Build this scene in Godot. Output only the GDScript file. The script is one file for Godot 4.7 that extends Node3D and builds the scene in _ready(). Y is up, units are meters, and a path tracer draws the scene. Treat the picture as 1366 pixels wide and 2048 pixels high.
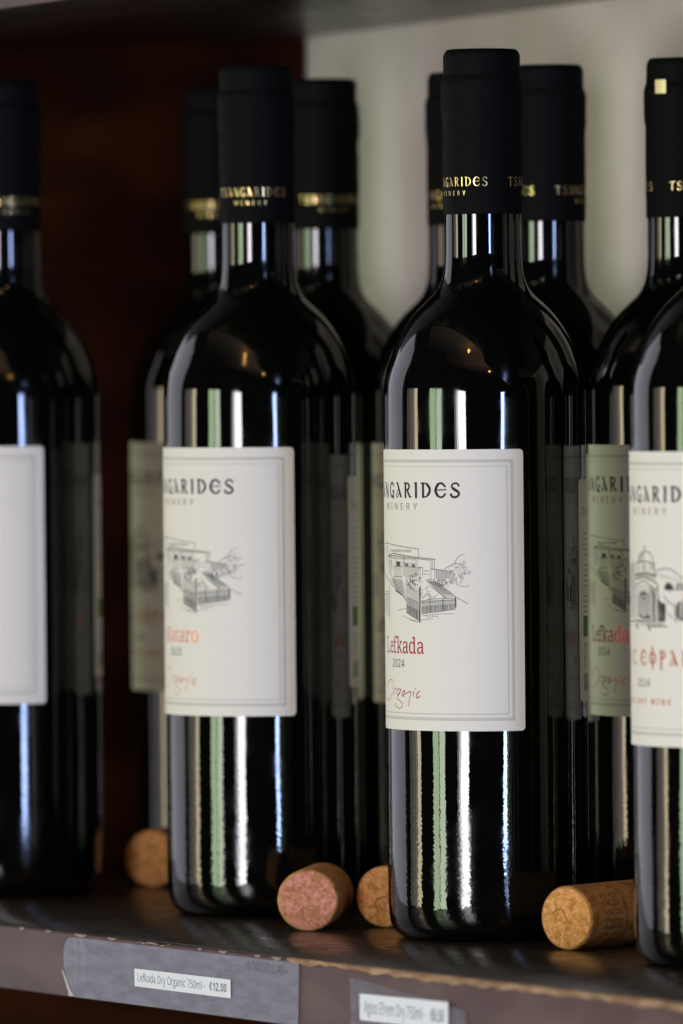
extends Node3D
# Wine bottles on a worn shelf, seen obliquely through a long lens.
# x runs along the shelf, y up, z out of the shelf towards the room; the top of the shelf is y = 0.

const MM := 0.001
const PX := 8.0            # label texture: pixels per millimetre
const LABEL_W := 104.0
const LABEL_H := 102.0
const BODY_R := 37.0

var rng := RandomNumberGenerator.new()
var used := {}
var M := {}
var meshes := {}
var grain_paper: NoiseTexture2D


func _ready() -> void:
	rng.seed = 7
	M.frame = mat(Color(0.05, 0.035, 0.025), 0.5)
	# ---- camera -------------------------------------------------------------------------------------------
	var cam := Camera3D.new()
	cam.name = "camera"
	var lens := CameraAttributesPhysical.new()
	lens.frustum_focal_length = 180.0
	lens.exposure_aperture = 6.4
	lens.frustum_focus_distance = 2.752
	lens.frustum_near = 0.1
	lens.frustum_far = 60.0
	cam.attributes = lens
	add_child(cam)
	cam.set_frustum(0.1 * 2048.0 / 15157.0, Vector2.ZERO, 0.1, 60.0)
	cam.position = Vector3(2.326, 0.209, 1.5156)
	cam.rotation = Vector3(-atan(289.0 / 15157.0), deg_to_rad(58.0), -0.009)
	cam.current = true
	# ---- air, exposure --------------------------------------------------------------------------------------
	var env := Environment.new()
	env.background_mode = Environment.BG_COLOR
	env.background_color = Color(0.012, 0.011, 0.010).linear_to_srgb()
	env.tonemap_mode = Environment.TONE_MAPPER_LINEAR
	env.tonemap_exposure = 1.12
	env.sdfgi_enabled = true
	env.ssao_enabled = true
	env.ssil_enabled = true
	var we := WorldEnvironment.new()
	we.name = "environment"
	we.environment = env
	add_child(we)
	# ---- the windows of the room that light the shelf and show in the glass ------------------------------------
	make_window("window", Vector3(0.0, 0.05, 3.0), 0.0, Vector2(0.80, 1.0), [[0.52, 6.2, 8.4, 4.9], [0.48, 8.8, 10.3, 7.8]], 0.05, "tall window onto green leaves, straight across from the shelf", "window")
	make_window("window", Vector3(1.72, 0.05, 3.0), 0.0, Vector2(0.92, 1.0), [[0.16, 3.0, 3.2, 2.6], [0.13, 14.0, 14.0, 15.0], [0.71, 25.0, 23.6, 25.5]], 0.018, "bright white window beyond the camera side of the room", "window")
	make_window("window", Vector3(-2.1, 0.05, 3.0), 0.0, Vector2(1.4, 1.0), [[0.3, 0.8, 0.7, 0.65], [0.28, 1.3, 1.15, 1.0], [0.16, 2.3, 2.0, 1.6], [0.26, 8.2, 6.9, 4.5]], 0.006, "dim curtained window on the far left of the room", "window")
	make_window("window", Vector3(4.0, 0.05, 0.86), PI / 2, Vector2(0.42, 1.0), [[0.7, 20.0, 27.0, 48.0], [0.3, 6.0, 8.0, 15.0]], 0.02, "narrow window with blue sky at the right end of the room", "window")
	make_window("glazed_door", Vector3(-1.6, 0.1, 0.72), -PI / 2, Vector2(1.2, 2.2), [[1.0, 1.15, 1.15, 1.3]], 0.05, "pale frosted glazed door at the left end of the shelf", "door")
	make_lamp(Vector3(1.25, 2.1, 1.81), "amber pendant bulb hanging in front of the shelf, seen as an orange glint")
	make_lamp(Vector3(2.66, 1.8, 1.36), "yellow pendant bulb hanging above the camera, seen as a pale glint")

	materials()
	build_setting()
	build_shelves()
	build_bottles()
	build_corks()
	build_price_labels()


# ======================================================================================================= helpers

func numbered(n: String) -> String:
	var k: int = used.get(n, 0)
	used[n] = k + 1
	return n if k == 0 else "%s_%03d" % [n, k]


func thing(n: String, label: String, category: String, at := Vector3.ZERO, turn := 0.0, group := "") -> Node3D:
	var o := Node3D.new()
	o.name = numbered(n)
	o.position = at
	o.rotation.y = turn
	o.set_meta("label", label)
	o.set_meta("category", category)
	if group:
		o.set_meta("group", group)
	add_child(o)
	return o


func part(n: String, mesh: Mesh, m: Material, parent: Node3D) -> MeshInstance3D:
	var o := MeshInstance3D.new()
	o.name = n
	o.mesh = mesh
	o.material_override = m
	parent.add_child(o, true)
	return o


func structure(n: String, mesh: Mesh, m: Material, at: Vector3) -> MeshInstance3D:
	var o := MeshInstance3D.new()
	o.name = numbered(n)
	o.mesh = mesh
	o.material_override = m
	o.position = at
	o.set_meta("kind", "structure")
	add_child(o)
	return o


func mat(albedo: Color, rough: float, spec := 0.5) -> StandardMaterial3D:
	var m := StandardMaterial3D.new()
	m.albedo_color = albedo.linear_to_srgb()
	m.roughness = rough
	m.metallic_specular = spec
	return m


func noise(kind: int, freq: float, seed_: int, oct := 4) -> FastNoiseLite:
	var n := FastNoiseLite.new()
	n.noise_type = kind
	n.frequency = freq
	n.seed = seed_
	n.fractal_octaves = oct
	return n


func box(size: Vector3, bevel := 0.0) -> Mesh:
	if bevel <= 0.0:
		var b := BoxMesh.new()
		b.size = size
		return b
	# a box with chamfered edges
	var st := SurfaceTool.new()
	st.begin(Mesh.PRIMITIVE_TRIANGLES)
	var h := size / 2.0
	for ax in 3:
		var u := (ax + 1) % 3
		var v := (ax + 2) % 3
		for s in [-1.0, 1.0]:
			var c := []
			for q in [[-1, -1], [1, -1], [1, 1], [-1, 1]]:
				var p := Vector3.ZERO
				p[ax] = s * h[ax]
				p[u] = q[0] * (h[u] - bevel)
				p[v] = q[1] * (h[v] - bevel)
				c.append(p)
			quad(st, c, s > 0)
		for su in [-1.0, 1.0]:
			for sv in [-1.0, 1.0]:
				var e := []
				for q in [[-1, 0], [1, 0], [1, 1], [-1, 1]]:
					var p := Vector3.ZERO
					p[ax] = q[0] * (h[ax] - bevel)
					p[u] = su * (h[u] - (0.0 if q[1] == 0 else bevel))
					p[v] = sv * (h[v] - (bevel if q[1] == 0 else 0.0))
					e.append(p)
				quad(st, e, su * sv < 0)
	for sx in [-1.0, 1.0]:
		for sy in [-1.0, 1.0]:
			for sz in [-1.0, 1.0]:
				var a := Vector3(sx * h.x, sy * (h.y - bevel), sz * (h.z - bevel))
				var b := Vector3(sx * (h.x - bevel), sy * h.y, sz * (h.z - bevel))
				var c := Vector3(sx * (h.x - bevel), sy * (h.y - bevel), sz * h.z)
				for p in ([a, c, b] if sx * sy * sz > 0 else [a, b, c]):
					st.add_vertex(p)
	st.generate_normals()
	return st.commit()


func quad(st: SurfaceTool, c: Array, flip: bool) -> void:
	for k in ([0, 2, 1, 0, 3, 2] if flip else [0, 1, 2, 0, 2, 3]):
		st.add_vertex(c[k])


func spline(pts: PackedVector2Array, steps: int) -> PackedVector2Array:
	var out := PackedVector2Array()
	var n := pts.size()
	for i in n - 1:
		var p0 := pts[maxi(i - 1, 0)]
		var p3 := pts[mini(i + 2, n - 1)]
		for k in steps:
			out.append(pts[i].cubic_interpolate(pts[i + 1], p0, p3, float(k) / steps))
	out.append(pts[n - 1])
	return out


func lathe(profile: PackedVector2Array, segs: int, wobble := 0.0, wseed := 0) -> ArrayMesh:
	# profile: (radius, height) in mm from bottom to top; u runs round to the right as seen from outside, v down from the top
	var v := PackedVector3Array()
	var nrm := PackedVector3Array()
	var uv := PackedVector2Array()
	var idx := PackedInt32Array()
	var n := profile.size()
	var lo := profile[0].y
	var hi := profile[n - 1].y
	var nz := noise(FastNoiseLite.TYPE_SIMPLEX, 0.13, wseed, 2)
	for i in n:
		var t := (profile[mini(i + 1, n - 1)] - profile[maxi(i - 1, 0)]).normalized()
		for j in segs + 1:
			var a := TAU * j / segs
			var d := Vector3(sin(a), 0, cos(a))
			var r := profile[i].x
			if wobble > 0.0:
				r += wobble * nz.get_noise_3d(d.x * 14.0, profile[i].y, d.z * 14.0)
			v.append(Vector3(d.x * r, profile[i].y, d.z * r) * MM)
			nrm.append((d * t.y - Vector3(0, t.x, 0)).normalized())
			uv.append(Vector2(float(j) / segs, (hi - profile[i].y) / maxf(hi - lo, 0.001)))
	for i in n - 1:
		for j in segs:
			var a := i * (segs + 1) + j
			var b := a + segs + 1
			idx.append_array(PackedInt32Array([a, b, b + 1, a, b + 1, a + 1]))
	var arr := []
	arr.resize(Mesh.ARRAY_MAX)
	arr[Mesh.ARRAY_VERTEX] = v
	arr[Mesh.ARRAY_NORMAL] = nrm
	arr[Mesh.ARRAY_TEX_UV] = uv
	arr[Mesh.ARRAY_INDEX] = idx
	var m := ArrayMesh.new()
	m.add_surface_from_arrays(Mesh.PRIMITIVE_TRIANGLES, arr)
	return m


func wrapped_sheet(r: float, w: float, y0: float, y1: float, corner: float) -> ArrayMesh:
	# a paper label wrapped round the bottle, with rounded corners, centred on +z
	var cols := PackedFloat32Array()
	for k in 9:
		cols.append(-w / 2 + corner * (1.0 - cos(PI / 2 * k / 8.0)))
	for k in range(1, 72):
		cols.append(lerpf(-w / 2 + corner, w / 2 - corner, k / 72.0))
	for k in 9:
		cols.append(w / 2 - corner * (1.0 - cos(PI / 2 * (8 - k) / 8.0)))
	var st := SurfaceTool.new()
	st.begin(Mesh.PRIMITIVE_TRIANGLES)
	for s in cols:
		var d := w / 2 - absf(s)
		var off := 0.0
		if d < corner:
			off = corner - sqrt(maxf(0.0, corner * corner - (corner - d) * (corner - d)))
		var a := s / r
		for y in [y0 + off, y1 - off]:
			st.set_normal(Vector3(sin(a), 0, cos(a)))
			st.set_uv(Vector2(s / w + 0.5, (y1 - y) / (y1 - y0)))
			st.add_vertex(Vector3(sin(a) * r, y, cos(a) * r) * MM)
	for k in cols.size() - 1:
		var b := k * 2
		for q in [b, b + 1, b + 3, b, b + 3, b + 2]:
			st.add_index(q)
	return st.commit()


# ---------------------------------------------------------------------------------------------- drawing on images

func stroke(im: Image, pts: PackedVector2Array, w0: float, w1: float, col: Color) -> void:
	# an antialiased pen stroke; widths and points in pixels
	if pts.size() == 1:
		pts.append(pts[0] + Vector2(0.1, 0))
	var lo := pts[0]
	var hi := pts[0]
	for p in pts:
		lo = lo.min(p)
		hi = hi.max(p)
	var pad := maxf(w0, w1) / 2 + 1.5
	var x0 := maxi(0, int(lo.x - pad))
	var y0 := maxi(0, int(lo.y - pad))
	var x1 := mini(im.get_width() - 1, int(hi.x + pad))
	var y1 := mini(im.get_height() - 1, int(hi.y + pad))
	if x1 < x0 or y1 < y0:
		return
	var bw := x1 - x0 + 1
	var cov := PackedFloat32Array()
	cov.resize(bw * (y1 - y0 + 1))
	var n := pts.size() - 1
	for i in n:
		var a := pts[i]
		var b := pts[i + 1]
		var ab := b - a
		var l2 := maxf(ab.length_squared(), 0.0001)
		var wa := lerpf(w0, w1, float(i) / n) / 2
		var wb := lerpf(w0, w1, float(i + 1) / n) / 2
		var pd := maxf(wa, wb) + 1.0
		for y in range(maxi(y0, int(minf(a.y, b.y) - pd)), mini(y1, int(maxf(a.y, b.y) + pd)) + 1):
			for x in range(maxi(x0, int(minf(a.x, b.x) - pd)), mini(x1, int(maxf(a.x, b.x) + pd)) + 1):
				var p := Vector2(x + 0.5, y + 0.5)
				var t := clampf((p - a).dot(ab) / l2, 0, 1)
				var c := clampf(lerpf(wa, wb, t) - p.distance_to(a + ab * t) + 0.5, 0, 1)
				var at := (y - y0) * bw + x - x0
				if c > cov[at]:
					cov[at] = c
	for y in range(y0, y1 + 1):
		for x in range(x0, x1 + 1):
			var c := cov[(y - y0) * bw + x - x0]
			if c > 0.0:
				im.set_pixel(x, y, im.get_pixel(x, y).lerp(col, c * col.a))


func font(family: String, bold := false) -> SystemFont:
	var f := SystemFont.new()
	f.font_names = PackedStringArray([family])
	if bold:
		f.font_weight = 700
	return f


func text(im: Image, s: String, f: Font, at: Vector2, height: float, width: float, col: Color, spacing := 0.0) -> void:
	# lettering from the font's outlines: left end of the baseline, cap height and whole width, all in pixels
	var all := []
	var x := 0.0
	var cap := 0.0
	var tm := TextMesh.new()
	tm.font = f
	tm.font_size = 64
	tm.depth = 0.0
	tm.pixel_size = 1.0
	tm.text = "H"
	var base := tm.get_aabb().position.y
	cap = tm.get_aabb().size.y
	for ch in s:
		if ch == " ":
			x += 18.0 + spacing
			continue
		tm.text = "H" + ch + "H"
		var full := tm.get_aabb().size.x
		var low := tm.get_aabb().position.y
		tm.text = "HH"
		var pair := tm.get_aabb().size.x
		tm.text = ch
		var box_ := tm.get_aabb()
		var adv := full - pair
		var a = tm.surface_get_arrays(0)
		var vs: PackedVector3Array = a[Mesh.ARRAY_VERTEX]
		var ix: PackedInt32Array = a[Mesh.ARRAY_INDEX] if a[Mesh.ARRAY_INDEX] != null else PackedInt32Array(range(vs.size()))
		all.append([vs, ix, x + (adv - box_.size.x) / 2 - box_.position.x, -base])
		x += adv + spacing
	x -= spacing
	var k := Vector2(width / x, height / cap)
	for g in all:
		var tri := PackedVector2Array()
		var vs: PackedVector3Array = g[0]
		for q in g[1]:
			tri.append(at + Vector2((vs[q].x + g[2]) * k.x, -(vs[q].y + g[3]) * k.y))
		fill_triangles(im, tri, col)


func fill_triangles(im: Image, tri: PackedVector2Array, col: Color) -> void:
	var lo := tri[0]
	var hi := tri[0]
	for p in tri:
		lo = lo.min(p)
		hi = hi.max(p)
	var x0 := maxi(0, int(lo.x) - 1)
	var y0 := maxi(0, int(lo.y) - 1)
	var x1 := mini(im.get_width() - 1, int(hi.x) + 1)
	var y1 := mini(im.get_height() - 1, int(hi.y) + 1)
	if x1 < x0 or y1 < y0:
		return
	var w := (x1 - x0 + 1) * 4
	var h := (y1 - y0 + 1) * 4
	var hit := PackedByteArray()
	hit.resize(w * h)
	for i in range(0, tri.size(), 3):
		var a := (tri[i] - Vector2(x0, y0)) * 4
		var b := (tri[i + 1] - Vector2(x0, y0)) * 4
		var c := (tri[i + 2] - Vector2(x0, y0)) * 4
		for y in range(maxi(0, int(minf(a.y, minf(b.y, c.y)))), mini(h - 1, int(maxf(a.y, maxf(b.y, c.y)))) + 1):
			var py := y + 0.5
			var l := INF
			var r := -INF
			for e in [[a, b], [b, c], [c, a]]:
				var p: Vector2 = e[0]
				var q: Vector2 = e[1]
				if (p.y <= py) != (q.y <= py):
					var xx := p.x + (py - p.y) / (q.y - p.y) * (q.x - p.x)
					l = minf(l, xx)
					r = maxf(r, xx)
			for x in range(maxi(0, ceili(l - 0.5)), mini(w - 1, floori(r - 0.5)) + 1):
				hit[y * w + x] = 1
	for y in range(y0, y1 + 1):
		for x in range(x0, x1 + 1):
			var n := 0
			for sy in 4:
				var o := ((y - y0) * 4 + sy) * w + (x - x0) * 4
				n += hit[o] + hit[o + 1] + hit[o + 2] + hit[o + 3]
			if n > 0:
				im.set_pixel(x, y, im.get_pixel(x, y).lerp(col, n / 16.0 * col.a))


# uncial letters as pen strokes: width, then points; unit is the cap height, y up from the baseline
const UNCIAL := {
	"T": [0.78, ".11 .0,.86 .12,.95 .4,.94 .78,.97", ".17 .4,.92 .4,.02"],
	"S": [0.70, ".11 .62,.80 .56,.92 .38,.98 .18,.91 .11,.74 .22,.6", ".17 .2,.62 .36,.51 .54,.4", ".14 .5,.44 .62,.3 .6,.14 .42,.02 .2,.02 .07,.14 .05,.2"],
	"A": [0.74, ".07 .1,.97 .2,.98", ".17 .22,.96 .44,.52 .64,.06", ".07 .62,.06 .74,.03", ".07 .42,.60 .2,.4 .06,.12 .1,.02 .24,.06 .5,.36"],
	"N": [0.72, ".08 .08,.02 .08,.98", ".17 .1,.96 .36,.48 .62,.02", ".08 .64,.02 .64,.98", ".07 .0,.98 .14,.98"],
	"G": [0.70, ".13 .62,.82 .5,.95 .32,.97 .14,.78 .08,.48 .16,.16 .36,.02 .58,.08", ".15 .6,.4 .6,-.06", ".07 .46,.42 .72,.42"],
	"R": [0.76, ".17 .16,.02 .16,.96", ".08 .02,.97 .3,.98 .46,.95", ".14 .42,.94 .56,.82 .52,.62 .36,.5", ".07 .4,.52 .2,.5", ".15 .36,.5 .5,.22 .62,.04", ".07 .62,.04 .76,.02"],
	"I": [0.34, ".18 .18,.02 .18,.96", ".07 .04,.97 .24,.97"],
	"D": [0.84, ".17 .18,.04 .18,.96", ".08 .02,.97 .34,.98 .54,.92", ".17 .52,.9 .72,.66 .74,.4 .6,.16", ".09 .62,.18 .44,.04 .16,.03"],
	"E": [0.90, ".13 .8,.76 .66,.92 .44,.98 .22,.86", ".18 .26,.88 .1,.6 .1,.36 .24,.12", ".12 .22,.14 .42,.01 .66,.05 .82,.22", ".07 .08,.5 .88,.53"],
	"C": [0.74, ".13 .7,.76 .56,.92 .36,.95 .14,.74 .1,.46 .2,.14 .42,.02 .68,.12"],
	"F": [0.90, ".13 .44,.86 .2,.78 .08,.5 .2,.22 .44,.12 .68,.22 .8,.5 .68,.78 .44,.86", ".15 .44,1.22 .44,-.2"],
	"P": [0.68, ".16 .16,-.24 .16,.94", ".1 .04,.95 .34,.97", ".13 .34,.96 .54,.8 .5,.6 .3,.48"],
	"M": [0.96, ".09 .1,.0 .14,.96", ".16 .14,.94 .48,.1", ".08 .48,.1 .8,.94", ".16 .8,.96 .84,.0"],
	"Y": [0.60, ".15 .14,.0 .14,.95", ".1 .06,.95 .6,.95 .62,.8"],
	" ": [0.4],
}


func uncial(im: Image, word: String, at: Vector2, h: float, width: float, aspect: float, col: Color, shear := 0.0, weight := 1.13) -> void:
	var total := 0.0
	for ch in word:
		total += UNCIAL[ch][0] * h * aspect
	var gap := (width - total) / maxf(1.0, word.length() - 1)
	var x := at.x
	for ch in word:
		var g: Array = UNCIAL[ch]
		for k in range(1, g.size()):
			var pts := points(g[k])
			var w := float((g[k] as String).get_slice(" ", 0)) * h * sqrt(aspect) * weight
			var px := PackedVector2Array()
			for p in spline(pts, 5):
				px.append(Vector2(x + p.x * h * aspect, at.y - p.y * h + (x - at.x + p.x * h * aspect) * shear))
			stroke(im, px, w, w, col)
		x += g[0] * h * aspect + gap


func points(s: String) -> PackedVector2Array:
	var out := PackedVector2Array()
	for t in s.split(" ", false):
		if "," in t:
			out.append(Vector2(float(t.get_slice(",", 0)), float(t.get_slice(",", 1))))
	return out


func sketch(im: Image, lines: Array, col: Color, curved: bool, thick := 1.0) -> void:
	# pen drawing: each line is a width and points in millimetres of the label
	for s in lines:
		var w := float((s as String).get_slice(" ", 0)) * PX * thick
		var pts := points(s)
		if curved and pts.size() > 2:
			pts = spline(pts, 5)
		var px := PackedVector2Array()
		for p in pts:
			px.append((p + Vector2(rng.randf_range(-0.03, 0.03), rng.randf_range(-0.03, 0.03))) * PX)
		stroke(im, px, w, w * 0.8, col)


func hatch(im: Image, a: Vector2, b: Vector2, c: Vector2, d: Vector2, n: int, w: float, col: Color) -> void:
	# upright hatching between the line a-b on top and the line c-d below
	for k in n + 1:
		var t := (k + rng.randf_range(-0.2, 0.2)) / n
		stroke(im, PackedVector2Array([a.lerp(b, t) * PX, c.lerp(d, t) * PX]), w * PX, w * PX * 0.7, col)


func bush(im: Image, c: Vector2, r: Vector2, n: int, col: Color) -> void:
	for k in n:
		var a := rng.randf() * TAU
		var q := c + Vector2(cos(a) * r.x, sin(a) * r.y) * sqrt(rng.randf())
		var pts := PackedVector2Array()
		var d := rng.randf() * TAU
		for i in 5:
			pts.append(q * PX)
			d += rng.randf_range(-1.3, 1.3)
			q += Vector2(cos(d), sin(d)) * 0.35
		stroke(im, pts, 0.12 * PX, 0.08 * PX, col)

const WINERY_DRAWING := [
	".16 36.4,34.6 41.6,34.2 63.3,36.1 63.2,38.8",
	".12 41.6,34.2 41.5,37.7",
	".12 36.4,34.6 34,43.7",
	".22 42.5,38.9 47.7,37.8 58.5,38.8 70.6,39.8",
	".16 42.5,39 48.6,38.6 63.1,39.6 68.9,40.1",
	".12 55,39.1 54.9,45.9",
	".12 55.7,39.1 55.6,45.9",
	".1 48.3,38.7 48.2,42.7",
	".1 49.6,38.7 49.5,42.7",
	".1 62,39.6 62,42.4",
	".1 62.8,39.6 62.8,42.4",
	".12 68.9,40 68.8,47.2",
	".1 69.6,40 69.6,43.7",
	".12 70.4,40 70.3,47.2",
	".45 50.5,41 52.6,41.1",
	".5 50.5,41.5 52.6,41.6",
	".5 50.4,42.1 52.6,42.2",
	".35 56.1,41.5 57.7,41.6",
	".35 56.2,42.1 57.7,42.2",
	".35 60,41.8 61.3,41.9",
	".35 60,42.3 61.3,42.4",
	".2 46.2,40.4 46.5,44",
	".14 47.9,42.7 54,42.5",
	".14 55.9,42.5 64.2,42.9",
	".18 47.8,46.3 54.2,46.4",
	".14 63.5,42.7 65.2,42.7 64.9,45.9",
	".1 64,42.9 64,45.6",
	".1 65.5,43.9 68.2,44",
	".1 65.5,45.1 68.2,45.2",
	".16 68.7,43.2 70.8,43.4 76.7,44.1 77.7,43.7",
	".12 77.7,43.7 77.7,46.4",
	".1 76.9,44.3 76.8,46.7",
	".2 34,44 43.2,48 49.6,50.9 53.9,52.7 56.6,55.1",
	".3 49.3,51.3 51.8,52.2 53.8,52.9",
	".14 56.9,46.9 56.7,59.2",
	".12 56.9,47.2 58.8,49.6 61.1,50.6 63.2,50.8",
	".12 57.3,48.5 59.6,50.6 61.5,51.4 63.2,51.6",
	".12 57,53.8 59.9,54.5 63.1,55.4",
	".2 56.7,59.2 60.2,60.7 63.6,62.1",
	".55 63.8,50 63.6,62.5",
	".14 64.4,55 68.4,54.3 73.7,53.9 78.3,53.9",
	".12 64.4,55.6 68.4,55.1 73.7,54.6 78.3,54.5",
	".22 68.4,54.2 68.4,59",
	".22 73.7,53.9 73.7,58.2",
	".4 78.6,53.7 78.7,57",
	".14 64.5,59.6 72.1,58.7 78.6,57.8",
	".1 65,60.3 72.1,59.6 78,59.4",
	".1 64.3,61.9 69.6,61.3",
	".1 67,60.8 71.5,60.3",
	".1 66.7,59.9 66.7,60.8",
	".1 69.6,59.6 69.6,60.5",
	".1 71.5,60.3 71.5,61.1",
	".14 67,47.4 69.1,49.8 72.2,51.9 74.9,53.9",
	".12 67.9,47.4 70.4,50.1 73.1,52.5 75.2,53.9",
	".14 70.1,47.4 73.7,49.6 77.8,52.5 78.9,53.5",
	".14 79.2,53.7 81.4,54.9 83.3,55.9",
	".12 66.9,47.2 68.5,47 70.4,47.2",
	".12 74.4,43.5 75.3,42.7 77,41.9 78.5,41.1 79.3,39.2 80.5,38.3 82.1,38",
	".1 78.5,41.1 80.4,41.4 81.5,42.2",
	".1 80.9,45.3 82.9,44.8 84.7,44",
	".1 77.8,46.7 79,47.2 79.2,49.3",
	".1 79.8,49 81.7,49.7 83.9,49.3",
	".2 43.6,49.7 43.6,62.5",
	".1 34,52.3 43.5,51.7",
	".1 34,53.1 43.5,52.5",
	".1 51.2,58.6 53.8,58 56.5,57.8",
	".1 54.2,60.4 58.2,61.5 62.9,62.5",
	".1 58.6,62 63.6,62.7",
]
const ORGANIC_SCRIPT := [
	".1 45.1,83.9 41.9,84.7 38.1,87.9 37.3,90.1 40,91.7 43.4,90.7 45.8,88.5 46.8,86 47,84.6 45.1,83.9",
	".14 46.8,89.6 47.5,88.1 48,87.3 49.1,87 49.9,87.2",
	".15 52.2,87.3 50.7,87.3 49.5,88.6 50.1,89.4 51.5,88.6 52.7,87.1",
	".13 52.7,87.1 51.7,88.8 50.1,89.9 49.9,90.7 52.2,91.6 53.6,92.5 53.2,93.6 51.4,94.2 49.4,93.8 48.3,92.9 48.6,92.5",
	".17 54.7,87.5 53.3,89 53.6,89.8 55,88.5 55.2,87.7 54.6,89.2 55,89.9",
	".16 55.5,89 56.4,88.6 58.4,87.9 58.7,88.3 57.9,90.7 57.4,93.1",
	".2 60.2,87.9 59.8,89.6",
	".22 61.2,86.9 61.2,87",
	".2 63.1,87.7 61.8,88.8 61.5,89.8 62.3,90.1 63.3,89.4",
]
const CHAPEL_DRAWING := [
	".35 46.1,38.5 46.7,36.4 48.8,35.1 50.7,34.6 53.8,35 55.4,36.4 56,38.5",
	".25 50.7,32.6 50.7,34.6",
	".2 49.8,33.3 51.6,33.3",
	".4 45.1,38.5 51.2,38.1 56.6,38.7",
	".4 44.8,38.7 45,41.8",
	".5 56.3,38.8 57.2,42.3",
	".6 50.4,39 50.3,41.1",
	".25 54.4,39 55.6,40.9",
	".6 43.1,42.9 50.5,42.2 57.6,42.8",
	".4 43.5,42.7 43.7,44.4 49.5,43.1 54.6,44.4 58,45.7",
	".3 44,46.2 49.9,44.9 55.6,46.8",
	".3 45.9,56.8 46.1,50.3 47.6,48.8 49.8,48.4 52.1,48.8 53.2,50.3 53.2,56.8",
	".5 47.2,49.9 49.8,49 52.5,49.9",
	".6 48.9,50.3 50.1,51 51,50.3",
	".9 48,49.7 49.8,49.2 51.7,49.7",
	".7 46.4,56.6 48.8,57.5 53.4,57.5",
	".9 52,56.9 53.7,57.5",
	".25 43.7,46.2 43.6,57.9",
	".9 55.9,48.1 56.4,51.2 56.1,54.9 56.6,58.4",
	".5 58.3,46 58.4,48.6",
	"1.4 61.3,52.9 61.5,54.9 61.2,57.9",
	".9 58.7,57.9 60.1,58.2 61.7,57.7",
	".3 58.1,41.1 60.9,40.5 64.2,40.5 66.4,41.6 69.1,43.3 71.7,43.8 74.5,43.6",
	"1.6 62.9,46.8 63.7,46 64.2,46.8",
	"1.5 62.4,47 64.9,47",
	".9 67.5,45.7 67.5,47.1",
	".9 69.1,45.7 69.1,47.1",
	".3 61.9,47.5 65.8,47.6 70.4,47.5",
	".3 58.8,49.2 59.1,51.2 59.6,52.5 61.3,53.1",
	".3 61.6,49.9 63.3,51.8 66.7,53.2",
	".9 70.4,47.9 70.1,52.3 69.9,57.5",
	".8 67.9,52.1 67.4,54.9 67.1,56.8",
	".5 67.1,56.8 69,57.9 71.5,57.9",
	".4 34,59.3 48.7,58.6 56.6,58.6",
	".7 42.9,60.1 45.3,61.2",
	".8 52.6,60.1 54,61.7",
	".4 54,60.3 57.8,60.4 62.7,60.3",
	".25 36.3,38.3 34.1,56.8",
	".25 39.5,37.4 38.5,56.8",
	".25 41.5,40.1 40.8,56.8",
	".3 63.3,55.8 65,57.5",
]


# ===================================================================================================== materials

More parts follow.
